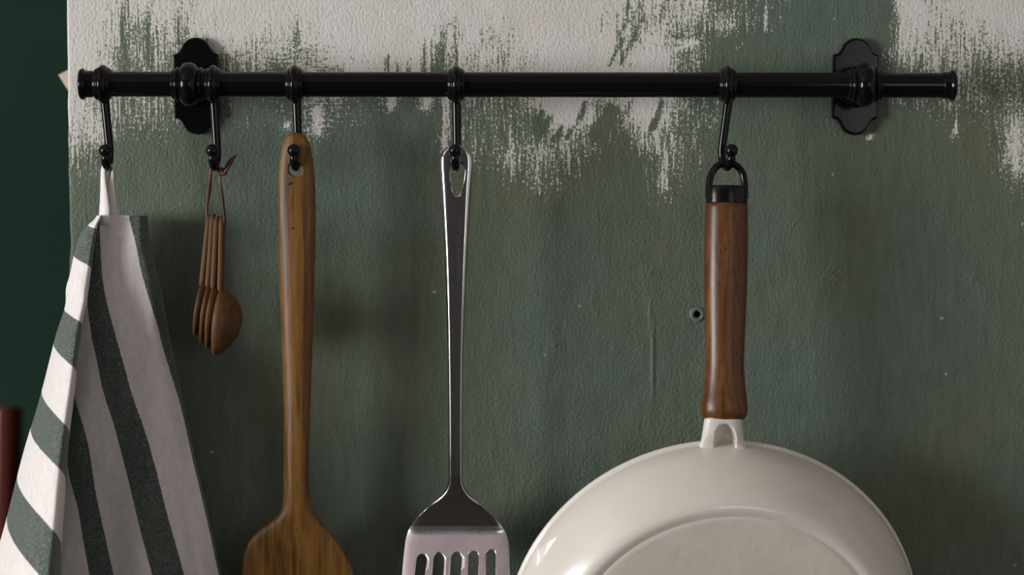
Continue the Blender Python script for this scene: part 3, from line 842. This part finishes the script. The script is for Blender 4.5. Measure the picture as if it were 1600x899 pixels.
# shell: base (seen), side, rim, inside
side = [(D - 0.0002, RBs + 0.0012), (D - 0.0016, RBs + 0.0036), (D - 0.0045, RBs + 0.0068)]
for i in range(1, 15):
    u = i / 14
    side.append((D * (1 - u) * 0.918, RBs + 0.0068 + (R0 - RBs - 0.0085) * (math.sin(u * math.pi / 2)**0.88)))
prof = [(D - 0.0006, RBs - 0.0078), (D - 0.0003, RBs - 0.0062), (D + 0.0002, RBs - 0.0042), (D + 0.0005, RBs - 0.0022), (D + 0.0004, RBs - 0.0004)] + side
prof += [(-0.0006, R0 - 0.0009), (-0.0016, R0 + 0.0), (-0.0030, R0 + 0.0004), (-0.0044, R0 - 0.0002), (-0.0048, R0 - 0.0016), (-0.0040, R0 - 0.0030)]
prof += [(D * 0.25, R0 - 0.0065), (D * 0.6, R0 - 0.016), (D * 0.85, RBs + 0.002), (D - 0.0045, RBs - 0.012), (D - 0.0048, 0.0)]
v, f = lathe(RC, N_, prof, 160, hint=Vector((0, 0, 1)))
f = f[1:]                                             # open ring for the base disc
body = obj('body', v, f, M['enamel'], pan)
obj('base', *lathe(RC, N_, [(D - 0.0042, RBs - 0.0050), (D - 0.0012, RBs - 0.0064), (D - 0.0005, RBs - 0.0074), (D - 0.0004, RBs - 0.012), (D - 0.0004, RBs * 0.5), (D - 0.0004, 0.0)], 160, hint=Vector((0, 0, 1))), M['enamel_base'], pan)
# handle axis
P0 = at(1131.5, 656, -0.0800); P1 = at(1135.3, 318, -0.0610)
ax = (P1 - P0); HL = ax.length; ax.normalize()
def hr(tab):  # px half widths by photo y
    out = []
    for y, a, b in tab:
        dep = -0.0800 + (0.0190) * (656 - y) / 338
        q = at((a + b) / 2, y, dep); out.append(((q - P0).dot(ax), (b - a) / 2 * (dep - CAM.y) / F_PX))
    return out
hw_ = hr([(656.5, 1112, 1150), (655.8, 1103, 1160), (653.5, 1098.5, 1164), (648, 1095, 1167), (640, 1093.6, 1168), (630, 1094.2, 1167.4), (615, 1096.5, 1165), (595, 1099, 1163), (570, 1101, 1162), (540, 1101.4, 1162.6), (500, 1100.4, 1165), (450, 1099.6, 1167), (400, 1099.8, 1168), (350, 1100.6, 1168.2), (325, 1101.2, 1168), (319.6, 1101.6, 1167.8), (318.6, 1103, 1166.4), (318.4, 1110, 1158)])
tt = [a for a, b in hw_]; rr = [b for a, b in hw_]
fr_ = lut(list(zip(tt, rr)))
pr = [(t, r) for t, r in hw_[:5]] + [(tt[4] + (tt[-4] - tt[4]) * i / 40, fr_(tt[4] + (tt[-4] - tt[4]) * i / 40)) for i in range(1, 40)] + hw_[-4:]
obj('wooden_handle', *lathe(P0, ax, pr, 64, ell=(0.80, 1.0)), M['walnut'], pan)
# black cap with its hanging arch
cr_ = 32.4 * (-0.061 - CAM.y) / F_PX
cap = obj('handle_cap', *lathe(P1, ax, [(-0.0004, cr_ * .98), (0.0002, cr_), (0.0006, cr_), (0.0052, cr_), (0.0104, cr_), (0.0124, cr_ * .985), (0.0132, cr_ * .94), (0.0134, cr_ * .6)], 64, ell=(0.78, 1.0)), M['black_gloss'], pan)
rb = 0.0029
pa = []
for (px, py) in ((1107.6, 310), (1107.7, 296), (1108.6, 283), (1112, 271), (1119, 261), (1127.5, 256), (1136, 254.6), (1144.5, 256), (1153, 261), (1160, 271), (1163, 283), (1163.7, 296), (1163.8, 310)):
    pa.append(at(px, py, -0.0610 + 0.0045 * soft(318 - py, 0, 62)))
obj('hanging_arch', *tube(spline(pa, 60), rb, 18, hint=Vector((0, -1, 0)), flat=0.95), M['black_gloss'], cap)
# enamel lug with a thumb hollow
LG = []
lug = [(652.5, 1106, 1153), (653.5, 1101.5, 1157.5), (656, 1100, 1159.2), (662, 1099.2, 1160), (668, 1098.2, 1160.6), (673, 1097.6, 1161), (678, 1096.6, 1161.8), (684, 1096, 1162.4), (691, 1094.5, 1164), (698, 1092.5, 1166), (706, 1092, 1167)]
lw = lut([(a, b) for a, b, c in lug]); rw = lut([(a, c) for a, b, c in lug])
ysl = [652.5, 653.2, 654.2, 656] + [657.5 + 1.5 * i for i in range(33)]
NSG = 96
for y in ysl:
    a, b = lw(y), rw(y); cx = (a + b) / 2; hw = (b - a) / 2
    dc = -0.0790 + 0.002 * soft(y, 655, 700)
    fd = 0.0125 - 0.0075 * soft(y, 676, 703); 
    if y < 655: fd *= 0.9
    ring = []
    for j in range(NSG):
        q = 2 * math.pi * j / NSG
        ex = 0.62
        X = cx + hw * math.copysign(abs(math.cos(q))**ex, math.cos(q)); dd = fd * math.copysign(abs(math.sin(q))**ex, math.sin(q))
        dep = dc - dd
        if dd > 0:
            e = 1 - ((X - 1133.5) / 16.5)**2 - ((y - 688) / (26.0 if y < 688 else 40))**2
            if e > 0: dep += 0.0115 * min(1, e * 1.5)**0.6 * min(1, dd / fd * 1.4)
        ring.append(at(X, y, dep))
    LG.append(ring)
obj('lug', *rings_mesh(LG), M['enamel'], pan)

# ------------------------------------------------------------------ wall plug, cards behind the wall edge, chair
pr = [(-0.018, 0.0022), (-0.001, 0.0027), (0.0006, 0.0030), (0.0012, 0.0036), (0.0014, 0.0044), (0.0009, 0.0056), (0.0001, 0.0064), (-0.0012, 0.0066), (-0.0012, 0.0046), (-0.018, 0.0040)]
a_, u_, w_ = frame((0, -1, 0), Vector((1, 0, 0))); rings = []
for t_, r in pr:
    rings.append([PLUG + a_ * t_ + (u_ * math.cos(q) + w_ * math.sin(q)) * (r * (1 + 0.06 * math.sin(3 * q + r * 900))) for q in (2 * math.pi * j / 28 for j in range(28))])
plug = thing('wall_plug', 'small open wall plug hole beside the pan handle', 'wall plug', PLUG)
M['plug'] = plain('green_painted_plug', (0.100, 0.130, 0.105), 0.6)
obj('collar', *rings_mesh(rings, cap=False, closed=True), M['plug'], plug)
obj('bore', *lathe(PLUG, (0, -1, 0), [(-0.0185, 0.0036), (-0.017, 0.0036), (-0.017, 0.0)], 28, hint=Vector((1, 0, 0))), M['hole'], plug)

def card(pts, Y, label, name):
    rg = [[at(a, b, Y) + Vector((0, d, 0)) for a, b in pts] for d in (0, 0.0016)]
    c = at(*pts[0], Y); v, f = rings_mesh(rg)
    return tag(obj(name, v, f, M['card'], loc=c, smooth=False), label, 'card')
card([(91, 117), (183, 71), (240, 161), (148, 207)], 0.1222, 'beige card with its pointed corner showing behind the wall edge', 'beige_card')
card([(110.2, 398), (230, 405), (228, 475), (109.2, 470)], 0.1222, 'thin beige card strip showing behind the wall edge by the towel', 'beige_card')

CY = 0.80
pt = at(6, 664, CY); zt = pt.z; W2 = 0.20; cx = pt.x - W2
chair = thing('dining_chair', 'dark reddish brown wooden chair behind the towel, out of focus', 'chair', (cx, CY - 0.18, 0))
for sx in (-1, 1):
    pth = spline([Vector((cx + sx * (W2 - .012), CY - 0.01, 0.0)), Vector((cx + sx * (W2 - .01), CY - 0.02, 0.45)), Vector((cx + sx * W2, CY, zt - 0.03)), Vector((cx + sx * W2, CY + 0.004, zt))], 40)
    obj('back_post', *tube(pth, lut([(0, 0.015), (0.3, 0.019), (0.9, 0.022), (0.965, 0.0205), (0.985, 0.016), (1.0, 0.004)]), 20), M['chair'], chair)
    obj('leg', *tube([Vector((cx + sx * 0.18, CY - 0.36, 0.445)), Vector((cx + sx * 0.19, CY - 0.37, 0.2)), Vector((cx + sx * 0.195, CY - 0.375, 0.0))], lambda u: 0.019 - 0.006 * u, 14), M['chair'], chair)
for zz in (0.60, 0.72, zt - 0.10):
    bevel(obj('back_slat', *box(cx - W2 + .01, cx + W2 - .01, CY - 0.008, CY + 0.006, zz - 0.03, zz + 0.03), M['chair'], chair, smooth=False), 0.004)
bevel(obj('seat', *box(cx - 0.21, cx + 0.21, CY - 0.39, CY - 0.0, 0.44, 0.47), M['chair'], chair, smooth=False), 0.012)
